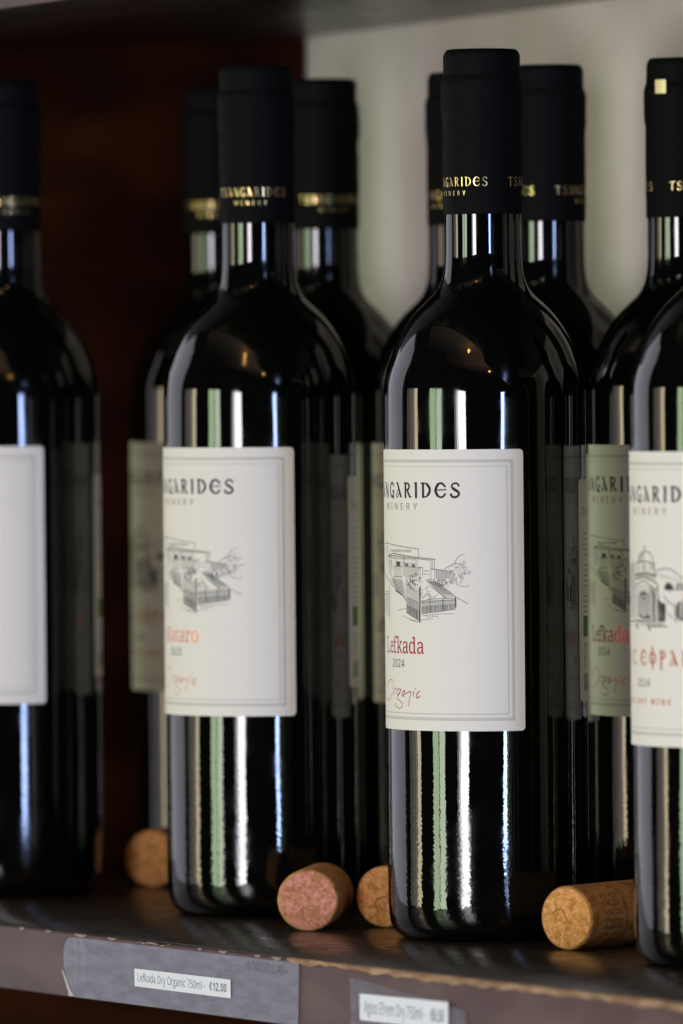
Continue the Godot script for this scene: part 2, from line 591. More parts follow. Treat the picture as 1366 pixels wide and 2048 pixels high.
func materials() -> void:
	grain_paper = NoiseTexture2D.new()
	grain_paper.width = 256
	grain_paper.height = 256
	grain_paper.seamless = true
	grain_paper.as_normal_map = true
	grain_paper.bump_strength = 1.5
	grain_paper.noise = noise(FastNoiseLite.TYPE_SIMPLEX, 0.09, 3)

	# almost black green glass, rippled near the foot where the mould left its skin
	var g := mat(Color(0.0012, 0.0016, 0.0013), 0.025)
	g.normal_enabled = true
	g.normal_texture = glass_skin()
	g.normal_scale = 1.0
	g.roughness = 1.0
	g.roughness_texture = ramp_noise(noise(FastNoiseLite.TYPE_SIMPLEX, 0.012, 61, 5), [Color(0.015, 0.015, 0.015), Color(0.03, 0.03, 0.03), Color(0.10, 0.10, 0.10)], 512, 512, true)
	M.glass = g

	var cap := mat(Color(1, 1, 1), 0.6, 0.14)
	var foil := capsule_print()
	cap.albedo_texture = foil[0]
	cap.metallic = 1.0
	cap.metallic_texture = foil[1]
	cap.metallic_texture_channel = BaseMaterial3D.TEXTURE_CHANNEL_RED
	cap.roughness = 1.0
	cap.roughness_texture = foil[1]
	cap.roughness_texture_channel = BaseMaterial3D.TEXTURE_CHANNEL_GREEN
	M.capsule = cap
	var top := mat(Color(0.005, 0.005, 0.005), 0.6, 0.14)
	M.capsule_top = top
	var gold := mat(Color(0.72, 0.60, 0.36), 0.45)
	gold.metallic = 0.6
	M.gold = gold

	M.label_red = paper(front_label("Lefkada", "2024", Color8(134, 9, 36)))
	M.label_orange = paper(front_label("Mataro", "2023", Color8(206, 112, 78)))
	M.label_wide = paper(front_label("Mataro", "2023", Color8(214, 92, 52), 62.0))
	M.label_chapel = paper(chapel_label())
	M.label_back = paper([back_label()])

	# shelf: dark varnish on top, worn brown paint along the front
	var v := mat(Color(1, 1, 1), 0.2, 0.42)
	v.albedo_texture = ramp_noise(noise(FastNoiseLite.TYPE_SIMPLEX, 0.02, 5), [Color(0.016, 0.010, 0.006), Color(0.024, 0.015, 0.009)], 512, 256)
	v.roughness_texture = ramp_noise(noise(FastNoiseLite.TYPE_SIMPLEX, 0.03, 6), [Color(0.25, 0.25, 0.25), Color(0.36, 0.36, 0.36)], 512, 256, true)
	v.roughness = 1.0
	v.uv1_triplanar = true
	v.uv1_scale = Vector3(2.5, 4, 9)
	M.varnish = v
	var p := mat(Color(1, 1, 1), 0.6)
	p.albedo_texture = ramp_noise(noise(FastNoiseLite.TYPE_SIMPLEX, 0.012, 8, 5), [Color(0.062, 0.024, 0.020), Color(0.082, 0.039, 0.033), Color(0.097, 0.053, 0.046)], 512, 256)
	p.uv1_triplanar = true
	p.uv1_scale = Vector3(3, 12, 12)
	M.old_paint = p
	var raw := mat(Color(1, 1, 1), 0.8)
	raw.albedo_texture = ramp_noise(noise(FastNoiseLite.TYPE_SIMPLEX, 0.04, 9, 3), [Color(0.24, 0.14, 0.08), Color(0.42, 0.27, 0.165)], 256, 128)
	raw.uv1_triplanar = true
	raw.uv1_scale = Vector3(6, 40, 40)
	M.raw_wood = raw
	M.chip = mat(Color(0.30, 0.22, 0.18), 0.8)

	var w := mat(Color(1, 1, 1), 0.9)
	w.albedo_texture = ramp_noise(noise(FastNoiseLite.TYPE_SIMPLEX, 0.01, 12, 5), [Color(0.73, 0.635, 0.59), Color(0.80, 0.705, 0.66)], 512, 512)
	w.uv1_triplanar = true
	w.uv1_scale = Vector3(2, 2, 2)
	M.plaster = w
	var d := mat(Color(1, 1, 1), 0.85, 0.12)
	d.albedo_texture = ramp_noise(noise(FastNoiseLite.TYPE_SIMPLEX, 0.02, 14, 4), [Color(0.017, 0.0050, 0.0021), Color(0.050, 0.0135, 0.0045)], 256, 512)
	d.uv1_triplanar = true
	d.uv1_scale = Vector3(8, 1.2, 1)
	M.stained_wood = d

	M.ceiling = mat(Color(0.55, 0.44, 0.33), 0.9)


func paper(maps: Array) -> StandardMaterial3D:
	var m := mat(Color(1, 1, 1), 0.62, 0.35)
	m.albedo_texture = maps[0]
	m.texture_repeat = false
	m.normal_enabled = true
	m.normal_texture = grain_paper
	m.normal_scale = 0.12
	if maps.size() > 1:
		m.metallic = 1.0
		m.metallic_texture = maps[1]
		m.metallic_texture_channel = BaseMaterial3D.TEXTURE_CHANNEL_RED
		m.roughness = 1.0
		m.roughness_texture = maps[1]
		m.roughness_texture_channel = BaseMaterial3D.TEXTURE_CHANNEL_GREEN
	return m


func ramp_noise(n: FastNoiseLite, colors: Array, w: int, h: int, data := false) -> NoiseTexture2D:
	var g := Gradient.new()
	var cs := PackedColorArray()
	var os := PackedFloat32Array()
	for k in colors.size():
		cs.append(colors[k] if data else (colors[k] as Color).linear_to_srgb())
		os.append(0.25 + 0.5 * k / (colors.size() - 1))
	g.colors = cs
	g.offsets = os
	var t := NoiseTexture2D.new()
	t.noise = n
	t.width = w
	t.height = h
	t.seamless = true
	t.color_ramp = g
	return t


func glass_skin() -> ImageTexture:
	# ripple of moulded glass as tilts of the surface: marked over the lowest quarter, hardly there above
	var w := 512
	var h := 1024
	var im := Image.create(w, h, false, Image.FORMAT_RGBF)
	var n := noise(FastNoiseLite.TYPE_SIMPLEX, 1.0, 21, 2)
	var slow := noise(FastNoiseLite.TYPE_SIMPLEX, 1.0, 22, 2)
	for y in h:
		var low := smoothstep(0.66, 0.97, float(y) / h)
		var amp := 0.0025 + 0.026 * low
		for x in w:
			var a := TAU * x / w
			var u := cos(a)
			var v := sin(a)
			var tx := amp * n.get_noise_3d(u * 44.0, v * 44.0, y * 0.17) + 0.010 * slow.get_noise_3d(u * 3.0, v * 3.0, y * 0.004)
			var ty := amp * n.get_noise_3d(u * 44.0 + 90.0, v * 44.0, y * 0.22)
			im.set_pixel(x, y, Color(0.5 + tx * 0.5, 0.5 + ty * 0.5, 1.0))
	return ImageTexture.create_from_image(im)


func capsule_print() -> Array:
	# black capsule with a gold foil line of lettering near its lower edge (60.5 mm high, 92 mm round)
	var w := 1104
	var h := 726
	var k := 12.0
	var col := Image.create(w, h, false, Image.FORMAT_RGB8)
	col.fill(Color(0.005, 0.005, 0.005).linear_to_srgb())
	var map := Image.create(w, h, false, Image.FORMAT_RGB8)
	map.fill(Color(0, 0.6, 0))
	var per := w / 360.0
	for r in 2:
		var x0 := (38.0 + 152.0 * r) * per
		for im in [col, map]:
			var c: Color = Color8(226, 198, 136) if im == col else Color(1, 0.28, 0)
			uncial(im, "TSANGARIDES", Vector2(x0, h - 10.3 * k), 3.3 * k, 119.0 * per, 0.86, c, 0.0, 0.72)
			text(im, "WINERY", font("Droid Sans"), Vector2(x0 + 34 * per, h - 6.9 * k), 1.7 * k, 52 * per, c, 34.0)
	return [ImageTexture.create_from_image(col), ImageTexture.create_from_image(map)]


func blank_label(w: float, h: float, both: bool) -> Array:
	var im := Image.create(int(w * PX), int(h * PX), false, Image.FORMAT_RGB8)
	im.fill(Color(0.775, 0.745, 0.69).linear_to_srgb())
	var map := Image.create(im.get_width(), im.get_height(), false, Image.FORMAT_RGB8) if both else null
	if both:
		map.fill(Color(0, 0.62, 0))
	return [im, map]


func ruled_frame(im: Image, inset: float, w: float, col: Color) -> void:
	var a := Vector2(inset, inset) * PX
	var b := Vector2(im.get_width(), im.get_height()) - a
	var t := w * PX
	for r in [Rect2(a.x, a.y, b.x - a.x, t), Rect2(a.x, b.y - t, b.x - a.x, t), Rect2(a.x, a.y + t, t, b.y - a.y - 2 * t), Rect2(b.x - t, a.y + t, t, b.y - a.y - 2 * t)]:
		for y in range(int(r.position.y), int(r.end.y)):
			for x in range(int(r.position.x), int(r.end.x)):
				im.set_pixel(x, y, im.get_pixel(x, y).lerp(col, col.a))


func label_head(im: Image) -> void:
	ruled_frame(im, 3.7, 1.1, Color(0.56, 0.55, 0.52, 0.34))
	ruled_frame(im, 6.0, 0.35, Color(0.52, 0.52, 0.50, 0.38))
	uncial(im, "TSANGARIDES", Vector2(23.4, 17.3) * PX, 5.2 * PX, 57.2 * PX, 1.0, Color8(34, 32, 44))
	text(im, "WINERY", font("Droid Sans"), Vector2(41.2, 21.8) * PX, 2.35 * PX, 21.6 * PX, Color8(128, 104, 90), 26.0)


func front_label(word: String, year: String, red: Color, wide := 0.0) -> Array:
	var pair := blank_label(LABEL_W, LABEL_H, true)
	var im: Image = pair[0]
	label_head(im)
	var ink := Color8(52, 52, 55, 235)
	# tone first, then line
	var pale := Color8(74, 74, 76, 170)
	hatch(im, Vector2(48, 42.8), Vector2(54, 42.6), Vector2(48, 46.2), Vector2(54, 46.3), 14, 0.13, pale)
	hatch(im, Vector2(56, 42.8), Vector2(64, 43), Vector2(56, 46.8), Vector2(62, 46.4), 20, 0.13, pale)
	hatch(im, Vector2(71, 43.6), Vector2(77, 44.3), Vector2(71, 46.8), Vector2(76, 46.5), 16, 0.13, ink)
	hatch(im, Vector2(57.2, 49), Vector2(63, 52), Vector2(57.2, 59), Vector2(63, 61.5), 17, 0.12, pale)
	hatch(im, Vector2(57.2, 54), Vector2(63, 55.6), Vector2(57.2, 59.2), Vector2(63, 61.7), 12, 0.14, ink)
	hatch(im, Vector2(64.6, 55), Vector2(78.2, 54.2), Vector2(64.6, 59.4), Vector2(78.2, 57.8), 42, 0.1, ink)
	hatch(im, Vector2(36, 53), Vector2(43.2, 52.4), Vector2(36, 60), Vector2(43.2, 61), 18, 0.12, pale)
	hatch(im, Vector2(41.6, 35), Vector2(46, 38.5), Vector2(37, 42), Vector2(44, 43), 8, 0.1, pale)
	hatch(im, Vector2(44, 47), Vector2(56, 48), Vector2(49, 50), Vector2(56, 53), 18, 0.1, pale)
	hatch(im, Vector2(68, 47.5), Vector2(71, 48.2), Vector2(74, 52.5), Vector2(77.5, 52.5), 10, 0.08, pale)
	bush(im, Vector2(61.6, 47.2), Vector2(3.2, 1.9), 46, ink)
	bush(im, Vector2(66, 51.6), Vector2(2.6, 1.8), 24, pale)
	bush(im, Vector2(73.6, 48.2), Vector2(2.6, 1.4), 34, ink)
	bush(im, Vector2(77.5, 47.4), Vector2(1.6, 1.2), 18, pale)
	bush(im, Vector2(80, 44), Vector2(3.4, 4.0), 60, pale)
	# pencil shading of walls, slope and path
	hatch(im, Vector2(43, 40), Vector2(46, 40.5), Vector2(42.5, 45.5), Vector2(46, 46.5), 9, 0.1, pale)
	hatch(im, Vector2(43, 38.9), Vector2(62, 39.6), Vector2(43.6, 39.7), Vector2(62, 40.3), 60, 0.12, pale)
	hatch(im, Vector2(50, 40.6), Vector2(62, 41.0), Vector2(50, 42.6), Vector2(62, 42.6), 34, 0.1, pale)
	hatch(im, Vector2(46, 46.6), Vector2(54, 47.2), Vector2(50, 50.8), Vector2(56.5, 54.8), 26, 0.1, pale)
	hatch(im, Vector2(67.5, 47.6), Vector2(70, 47.6), Vector2(74.6, 53.7), Vector2(78.6, 53.4), 12, 0.08, pale)
	hatch(im, Vector2(57, 56.5), Vector2(63.3, 58.5), Vector2(57, 59.3), Vector2(63.4, 62), 20, 0.14, ink)
	hatch(im, Vector2(64.5, 57), Vector2(78.4, 55.9), Vector2(64.5, 59.4), Vector2(78.4, 57.8), 50, 0.09, ink)
	bush(im, Vector2(59.6, 49.0), Vector2(2.0, 1.4), 22, ink)
	bush(im, Vector2(67.6, 53.2), Vector2(3.4, 0.8), 16, pale)
	sketch(im, WINERY_DRAWING, ink, false, 1.3)
	# the gate's other wing and a cypress, further round on the bottle
	hatch(im, Vector2(22, 52.5), Vector2(33, 53.0), Vector2(22, 60), Vector2(33, 60), 28, 0.11, pale)
	sketch(im, [".14 22,52.4 33,53", ".14 22,60 33,60.1", ".3 33.4,51 33.4,61", ".2 22,51.5 22,60.6"], ink, false)
	bush(im, Vector2(27, 46), Vector2(4, 4), 50, pale)
	text(im, "TSANGARIDES WINERY", font("Droid Serif"), Vector2(45.2, 37.3) * PX, 0.9 * PX, 14.6 * PX, ink)
	var script := red.darkened(0.1)
	for k in 2:
		var target: Image = pair[k]
		var c: Color = red if k == 0 else Color(0.85, 0.34, 0)
		var wd := wide if wide > 0.0 else (26.2 if word.length() > 6 else 24.6)
		text(target, word, font("Droid Serif"), Vector2(52.6 - wd / 2, 74.1) * PX, 5.7 * PX, wd * PX, c)
		sketch(target, ORGANIC_SCRIPT, script if k == 0 else Color(0.7, 0.36, 0), true, 1.9)
	text(im, year, font("Droid Sans"), Vector2(46.2, 79.2) * PX, 2.9 * PX, 8.8 * PX, Color8(26, 26, 40), 6.0)
	return [ImageTexture.create_from_image(im), ImageTexture.create_from_image(pair[1])]


func chapel_label() -> Array:
	var im: Image = blank_label(LABEL_W, LABEL_H, false)[0]
	label_head(im)
	var ink := Color8(44, 46, 48, 240)
	hatch(im, Vector2(45, 39), Vector2(56.5, 39), Vector2(44.5, 42.6), Vector2(57, 42.6), 26, 0.14, Color8(90, 90, 92, 110))
	hatch(im, Vector2(44, 46), Vector2(56, 46), Vector2(44, 58), Vector2(56, 58), 34, 0.16, Color8(90, 90, 92, 90))
	hatch(im, Vector2(34, 40), Vector2(43, 38), Vector2(34, 58), Vector2(43, 58), 30, 0.16, Color8(90, 90, 92, 120))
	hatch(im, Vector2(66, 53), Vector2(76, 49), Vector2(66, 57), Vector2(76, 58), 26, 0.25, Color8(80, 84, 82, 130))
	bush(im, Vector2(80, 53), Vector2(5, 5), 60, Color8(80, 84, 82, 150))
	var tone := Color8(70, 72, 72, 150)
	hatch(im, Vector2(46.5, 36.2), Vector2(51, 34.8), Vector2(45.5, 38.4), Vector2(50, 38.2), 14, 0.14, tone)
	hatch(im, Vector2(44.8, 42.9), Vector2(57.4, 42.9), Vector2(44, 44.2), Vector2(57.6, 45), 40, 0.14, tone)
	hatch(im, Vector2(46.2, 50.5), Vector2(53, 50.5), Vector2(46.2, 57), Vector2(53, 57), 24, 0.16, tone)
	hatch(im, Vector2(53.8, 46.8), Vector2(58, 47), Vector2(54, 58), Vector2(58.4, 58), 12, 0.2, tone)
	hatch(im, Vector2(58.5, 51), Vector2(61, 53), Vector2(58.5, 58), Vector2(62, 58), 12, 0.26, ink)
	hatch(im, Vector2(43.8, 58.6), Vector2(62, 58.6), Vector2(43.4, 60.2), Vector2(60, 60.4), 46, 0.14, tone)
	hatch(im, Vector2(58.4, 42), Vector2(72, 44.6), Vector2(60, 43.4), Vector2(71, 45.2), 30, 0.08, tone)
	bush(im, Vector2(63.6, 46.6), Vector2(1.8, 1.0), 30, ink)
	bush(im, Vector2(67.5, 56), Vector2(1.4, 2.4), 30, ink)
	sketch(im, CHAPEL_DRAWING, ink, true, 1.05)
	var clay := Color8(178, 96, 66)
	uncial(im, "AYIC", Vector2(22, 73.9) * PX, 5.1 * PX, 21 * PX, 0.85, clay)
	uncial(im, "EFPAIM", Vector2(47.4, 73.9) * PX, 5.1 * PX, 29.2 * PX, 0.9, clay)
	text(im, "2024", font("Droid Sans"), Vector2(44.6, 81.4) * PX, 2.8 * PX, 9.0 * PX, Color8(60, 62, 66), 6.0)
	text(im, "RED DRY WINE", font("Droid Sans", true), Vector2(34.6, 87.5) * PX, 2.0 * PX, 29.6 * PX, clay, 22.0)
	return [ImageTexture.create_from_image(im)]


func back_label() -> ImageTexture:
	var im: Image = blank_label(60.0, 81.0, false)[0]
	var ink := Color8(70, 66, 58)
	uncial(im, "TSANGARIDES", Vector2(4, 13) * PX, 2.6 * PX, 38 * PX, 0.9, ink)
	for k in 16:
		var y := 20.0 + k * 1.9
		if k % 6 != 5:
			stroke(im, PackedVector2Array([Vector2(4.5, y) * PX, Vector2(rng.randf_range(48, 55), y) * PX]), 4, 4, Color8(120, 116, 104, 150))
	for y in range(int(50 * PX), int(57.5 * PX)):
		for x in range(int(4.2 * PX), int(14 * PX)):
			im.set_pixel(x, y, Color8(72, 120, 40))
	for q in [Vector2(7, 62), Vector2(7, 66.5)]:
		var ring := PackedVector2Array()
		for a in 21:
			ring.append((q + Vector2(cos(a * TAU / 20), sin(a * TAU / 20)) * 1.9) * PX)
		stroke(im, ring, 3, 3, ink)
	for k in 24:
		stroke(im, PackedVector2Array([Vector2(4.5 + k * 0.9, 71) * PX, Vector2(4.5 + k * 0.9, 77) * PX]), 2 + (k * 7) % 4, 2 + (k * 7) % 4, ink)
	return ImageTexture.create_from_image(im)


# ======================================================================================================= setting

func make_window(n: String, at: Vector3, turn: float, size: Vector2, panes: Array, bar: float, label: String, category: String) -> void:
	# panes: share of the width and the light that comes through (red, green, blue)
	var o := thing(n, label, category, at, turn)
	var x := -size.x / 2
	for k in panes.size():
		var q: Array = panes[k]
		var w: float = size.x * q[0]
		var peak := maxf(q[1], maxf(q[2], q[3]))
		var tint := Color(q[1] / peak, q[2] / peak, q[3] / peak).linear_to_srgb()
		var glow := StandardMaterial3D.new()
		glow.albedo_color = Color(0.2, 0.2, 0.2)
		glow.emission_enabled = true
		glow.emission = tint
		glow.emission_energy_multiplier = peak * 0.12
		part("window_pane", box(Vector3(w - 0.004, size.y, 0.006)), glow, o).position = Vector3(x + w / 2, 0, 0.03)
		var l := AreaLight3D.new()
		l.name = "daylight"
		l.area_size = Vector2(w - 0.004, size.y)
		l.area_normalize_energy = false
		l.light_color = tint
		l.light_energy = peak * 0.88 / PI
		l.shadow_enabled = true
		l.position = Vector3(x + w / 2, 0, 0.02)
		o.add_child(l, true)
		if k > 0:
			part("mullion", box(Vector3(bar, size.y - 0.002, 0.03), bar * 0.1), M.frame, o).position = Vector3(x, 0, -0.005)
		x += w
	for s in [-1, 1]:
		part("frame", box(Vector3(0.07, size.y + 0.14, 0.09), 0.006), M.frame, o).position = Vector3(s * (size.x / 2 + 0.035), 0, 0.0)
		part("frame", box(Vector3(size.x - 0.001, 0.07, 0.088), 0.006), M.frame, o).position = Vector3(0, s * (size.y / 2 + 0.035), 0.0)


func make_lamp(at: Vector3, label: String) -> void:
	var o := thing("pendant_lamp", label, "lamp", at, 0.0, "pendant bulbs over the room")
	var glow := StandardMaterial3D.new()
	glow.emission_enabled = true
	glow.emission = Color(1.0, 0.5, 0.1).linear_to_srgb()
	glow.emission_energy_multiplier = 26.0
	var globe := SphereMesh.new()
	globe.radius = 0.075
	globe.height = 0.15
	part("bulb", globe, glow, o)
	var cap := CylinderMesh.new()
	cap.top_radius = 0.014
	cap.bottom_radius = 0.02
	cap.height = 0.05
	part("socket", cap, M.frame, o).position.y = 0.07
	var cord := CylinderMesh.new()
	cord.top_radius = 0.003
	cord.bottom_radius = 0.003
	cord.height = 2.45 - at.y - 0.095
	part("cord", cord, M.frame, o).position.y = 0.095 + cord.height / 2
	var l := OmniLight3D.new()
	l.name = "glow"
	l.light_color = Color(1.0, 0.5, 0.1).linear_to_srgb()
	l.light_energy = 0.05
	l.light_size = 0.04
	l.shadow_enabled = true
	o.add_child(l, true)


func build_setting() -> void:
	structure("ceiling", box(Vector3(6.2, 0.05, 3.4)), M.ceiling, Vector3(1.4, 2.48, 1.45))
	structure("wall", box(Vector3(3.2, 3.0, 0.1)), M.plaster, Vector3(0, 0.2, -0.265))
	structure("wood_panel", box(Vector3(0.02, 0.344, 0.22), 0.001), M.stained_wood, Vector3(0.42, 0.1725, -0.1))
	structure("wood_panel", box(Vector3(0.022, 2.99, 0.258), 0.001), M.stained_wood, Vector3(-0.4672 - 0.011, 0.2, 0.045 - 0.13))


func build_shelves() -> void:
	var s := thing("shelf", "dark varnished wooden shelf with worn brown front edge under the wine bottles", "shelf")
	var front := 0.108
	part("board", box(Vector3(1.466, 0.0245, front + 0.195), 0.0008), M.varnish, s).position = Vector3(0.267, -0.01225, (front - 0.195) / 2)
	part("front_edge", box(Vector3(1.4655, 0.0237, 0.004), 0.0007), M.old_paint, s).position = Vector3(0.267, -0.0123, front + 0.0015)
	# bare wood where the paint has rubbed off along the upper arris
	var z := front + 0.0037
	var st := SurfaceTool.new()
	st.begin(Mesh.PRIMITIVE_TRIANGLES)
	var n := noise(FastNoiseLite.TYPE_SIMPLEX, 0.05, 31, 4)
	var x := 40.0
	while x < 420.0:
		var a := 1.4 + 1.1 * n.get_noise_1d(x) + minf(0.5, (x - 40) * 0.01)
		var b := 1.4 + 1.1 * n.get_noise_1d(x + 2) + minf(0.5, (x - 38) * 0.01)
		quad(st, [Vector3(x, -maxf(a, 0.3), 0) * MM, Vector3(x + 2, -maxf(b, 0.3), 0) * MM, Vector3(x + 2, -0.05, 0) * MM, Vector3(x, -0.05, 0) * MM], true)
		quad(st, [Vector3(x, -0.05, 0) * MM, Vector3(x + 2, -0.05, 0) * MM, Vector3(x + 2, 0.12, -1.2) * MM, Vector3(x, 0.12, -1.2) * MM], true)
		x += 2.0
	st.generate_normals()
	part("worn_edge", st.commit(), M.raw_wood, s).position = Vector3(0, 0, z)
	for c in [[-168, 2.5, 0.9], [-150, 4.5, 1.0], [-106, 10.0, 1.1], [-83, 7.0, 0.9], [-60, 4.0, 0.9], [-47, 8.0, 0.8], [-20, 3.0, 0.8], [-4, 6.5, 0.9], [20, 5.0, 0.9], [33, 7.0, 1.2], [-52, 22.0, 0.5], [-130, 5.0, 0.9]]:
		st = SurfaceTool.new()
		st.begin(Mesh.PRIMITIVE_TRIANGLES)
		for k in 8:
			var xa: float = c[0] + c[1] * (k / 8.0 - 0.5)
			var xb: float = c[0] + c[1] * ((k + 1) / 8.0 - 0.5)
			var ya: float = -0.3 - c[2] * sin(PI * k / 8.0) * rng.randf_range(0.7, 1.2)
			var yb: float = -0.3 - c[2] * sin(PI * (k + 1) / 8.0)
			quad(st, [Vector3(xa, ya, 0) * MM, Vector3(xb, yb, 0) * MM, Vector3(xb, -0.2, 0) * MM, Vector3(xa, -0.2, 0) * MM], true)
		st.generate_normals()
		part("paint_chip", st.commit(), M.chip, s).position = Vector3(0, 0, z)
	# the shelf above
	var u := thing("shelf", "dark shelf above the bottles, only its underside and front edge in view", "shelf")
	u.position = Vector3(-0.15, 0.3446, 0.11)
	u.rotation = Vector3(deg_to_rad(2.6), 0, deg_to_rad(1.4))
	part("board", box(Vector3(1.464, 0.026, 0.318), 0.001), M.varnish, u).position = Vector3(0.419, 0.013, -0.159)
	part("front_edge", box(Vector3(1.4635, 0.0252, 0.004), 0.0007), M.old_paint, u).position = Vector3(0.419, 0.013, 0.0015)


# ======================================================================================================= bottles

func build_bottles() -> void:
	var prof := PackedVector2Array()
	for q in [[0, -0.02], [22, 0.6], [27, 0.1], [30, 0.0], [32.2, 0.7], [34.3, 2.4], [35.9, 5.2], [36.6, 9], [36.9, 14]]:
		prof.append(Vector2(q[0], q[1]))
	for k in range(1, 12):
		prof.append(Vector2(36.9 + 0.1 * k / 12.0, 14 + 180.0 * k / 12.0))
	var sh := PackedVector2Array()
	for q in [[37, 194], [36.95, 199], [36.6, 203.5], [35.7, 207.8], [34.3, 212], [32.6, 216.5], [30.4, 221], [27.7, 225.3], [24.5, 229.3], [21.0, 232.8], [18.0, 235.7], [15.9, 239], [14.7, 243], [14.2, 248], [14.05, 254], [14.0, 268]]:
		sh.append(Vector2(q[0], q[1]))
	prof.append_array(spline(sh, 5))
	meshes.glass = lathe(prof, 128)
	var cp := PackedVector2Array()
	for q in [[14.1, 264.5], [14.42, 264.6], [14.5, 265.2], [14.55, 270], [14.6, 276], [14.6, 282], [14.6, 288], [14.55, 294], [14.55, 298], [14.65, 299.5], [14.95, 301.2], [15.05, 303], [15.05, 311.5], [14.95, 313.2], [14.3, 315.2], [14.05, 316.2], [14.05, 321.5], [13.7, 323.4], [12.9, 324.5], [12.4, 324.8], [12.0, 324.5]]:
		cp.append(Vector2(q[0], q[1]))
	meshes.capsule = lathe(spline(cp, 3), 96, 0.14, 9)
	meshes.rough_capsule = lathe(spline(cp, 3), 96, 0.35, 4)
	meshes.disc = lathe(PackedVector2Array([Vector2(12.1, 324.5), Vector2(12.0, 324.52), Vector2(0.0, 324.2)]), 48)
	meshes.front = wrapped_sheet(BODY_R + 0.14, LABEL_W, 77.0, 179.0, 1.6)
	meshes.back = wrapped_sheet(BODY_R + 0.14, 62.0, 86.5, 167.5, 2.0)

	#       x, z (mm), label turn, capsule turn (deg), label material, label shift (mm), label text
	bottle(Vector2(0, 0), -1.5, -93.0, M.label_red, 0.0, "dark wine bottle in sharp focus with white label, winery sketch and deep red lettering", "bottles along the front of the shelf")
	bottle(Vector2(-158.4, 0), -1.2, -51.0, M.label_orange, 0.0, "dark wine bottle with orange-red lettering on its white label, beside the pink-ended cork", "bottles along the front of the shelf")
	bottle(Vector2(-318, 21), 3.0, -167.0, M.label_wide, 0.0, "dark wine bottle cut off by the picture's edge, standing beside the dark panel", "bottles along the front of the shelf")
	bottle(Vector2(160, 0), -2.0, 10.0, M.label_chapel, 0.0, "dark wine bottle with a domed chapel drawing and clay-coloured lettering on its label", "bottles along the front of the shelf")
	var e := bottle(Vector2(-39, -116.5), -1.5, -157.0, M.label_red, 0.0, "shaded wine bottle with a small gold square on its black capsule", "bottles in the back row")
	var seal := part("gold_seal", wrapped_sheet(15.15, 5.0, 311.2, 316.4, 0.4), M.gold, e)
	seal.rotation.y = deg_to_rad(20.0)
	bottle(Vector2(-112, -103), 1.5, -122.0, M.label_red, -4.0, "wine bottle in the back row, its black capsule just right of the sharp bottle's neck", "bottles in the back row")
	bottle(Vector2(-187, -113), 0.0, -75.0, M.label_red, 0.0, "wine bottle in the back row almost hidden behind the sharp bottle's neck", "bottles in the back row")
	bottle(Vector2(-262, -94), 1.0, -172.0, M.label_orange, 0.0, "back-row wine bottle whose capsule crosses the edge between dark panel and white wall", "bottles in the back row")
	bottle(Vector2(-357, -102), -1.5, -201.0, M.label_chapel, 0.0, "blurred wine bottle with grey shaded label, farthest back against the dark panel", "bottles in the back row")
	bottle(Vector2(38, -118), -1.0, 0.0, M.label_chapel, 0.0, "wine bottle in the back row behind the chapel-label bottle, just beyond the frame", "bottles in the back row")
	bottle(Vector2(116, -114), 1.0, 40.0, M.label_chapel, 0.0, "last wine bottle of the back row, beside the dark upright panel", "bottles in the back row")


func bottle(at: Vector2, label_turn: float, capsule_turn: float, label_mat: Material, shift: float, label: String, group: String) -> Node3D:
	var o := thing("wine_bottle", label, "bottle", Vector3(at.x, 0, at.y) * MM, 0.0, group)
	part("glass_body", meshes.glass, M.glass, o).rotation.y = rng.randf() * TAU
	var c := part("capsule", meshes.rough_capsule if at.x < -300.0 or label_mat == M.label_orange or label_mat == M.label_wide else meshes.capsule, M.capsule, o)
	c.rotation.y = deg_to_rad(capsule_turn)
	part("capsule_top", meshes.disc, M.capsule_top, c)
	var f := part("front_label", meshes.front, label_mat, o)
	f.rotation.y = deg_to_rad(label_turn)
	f.position.y = shift * MM
	var b := part("back_label", meshes.back, M.label_back, o)
	b.rotation.y = deg_to_rad(label_turn + 172.0)
	return o


# ========================================================================================================= corks

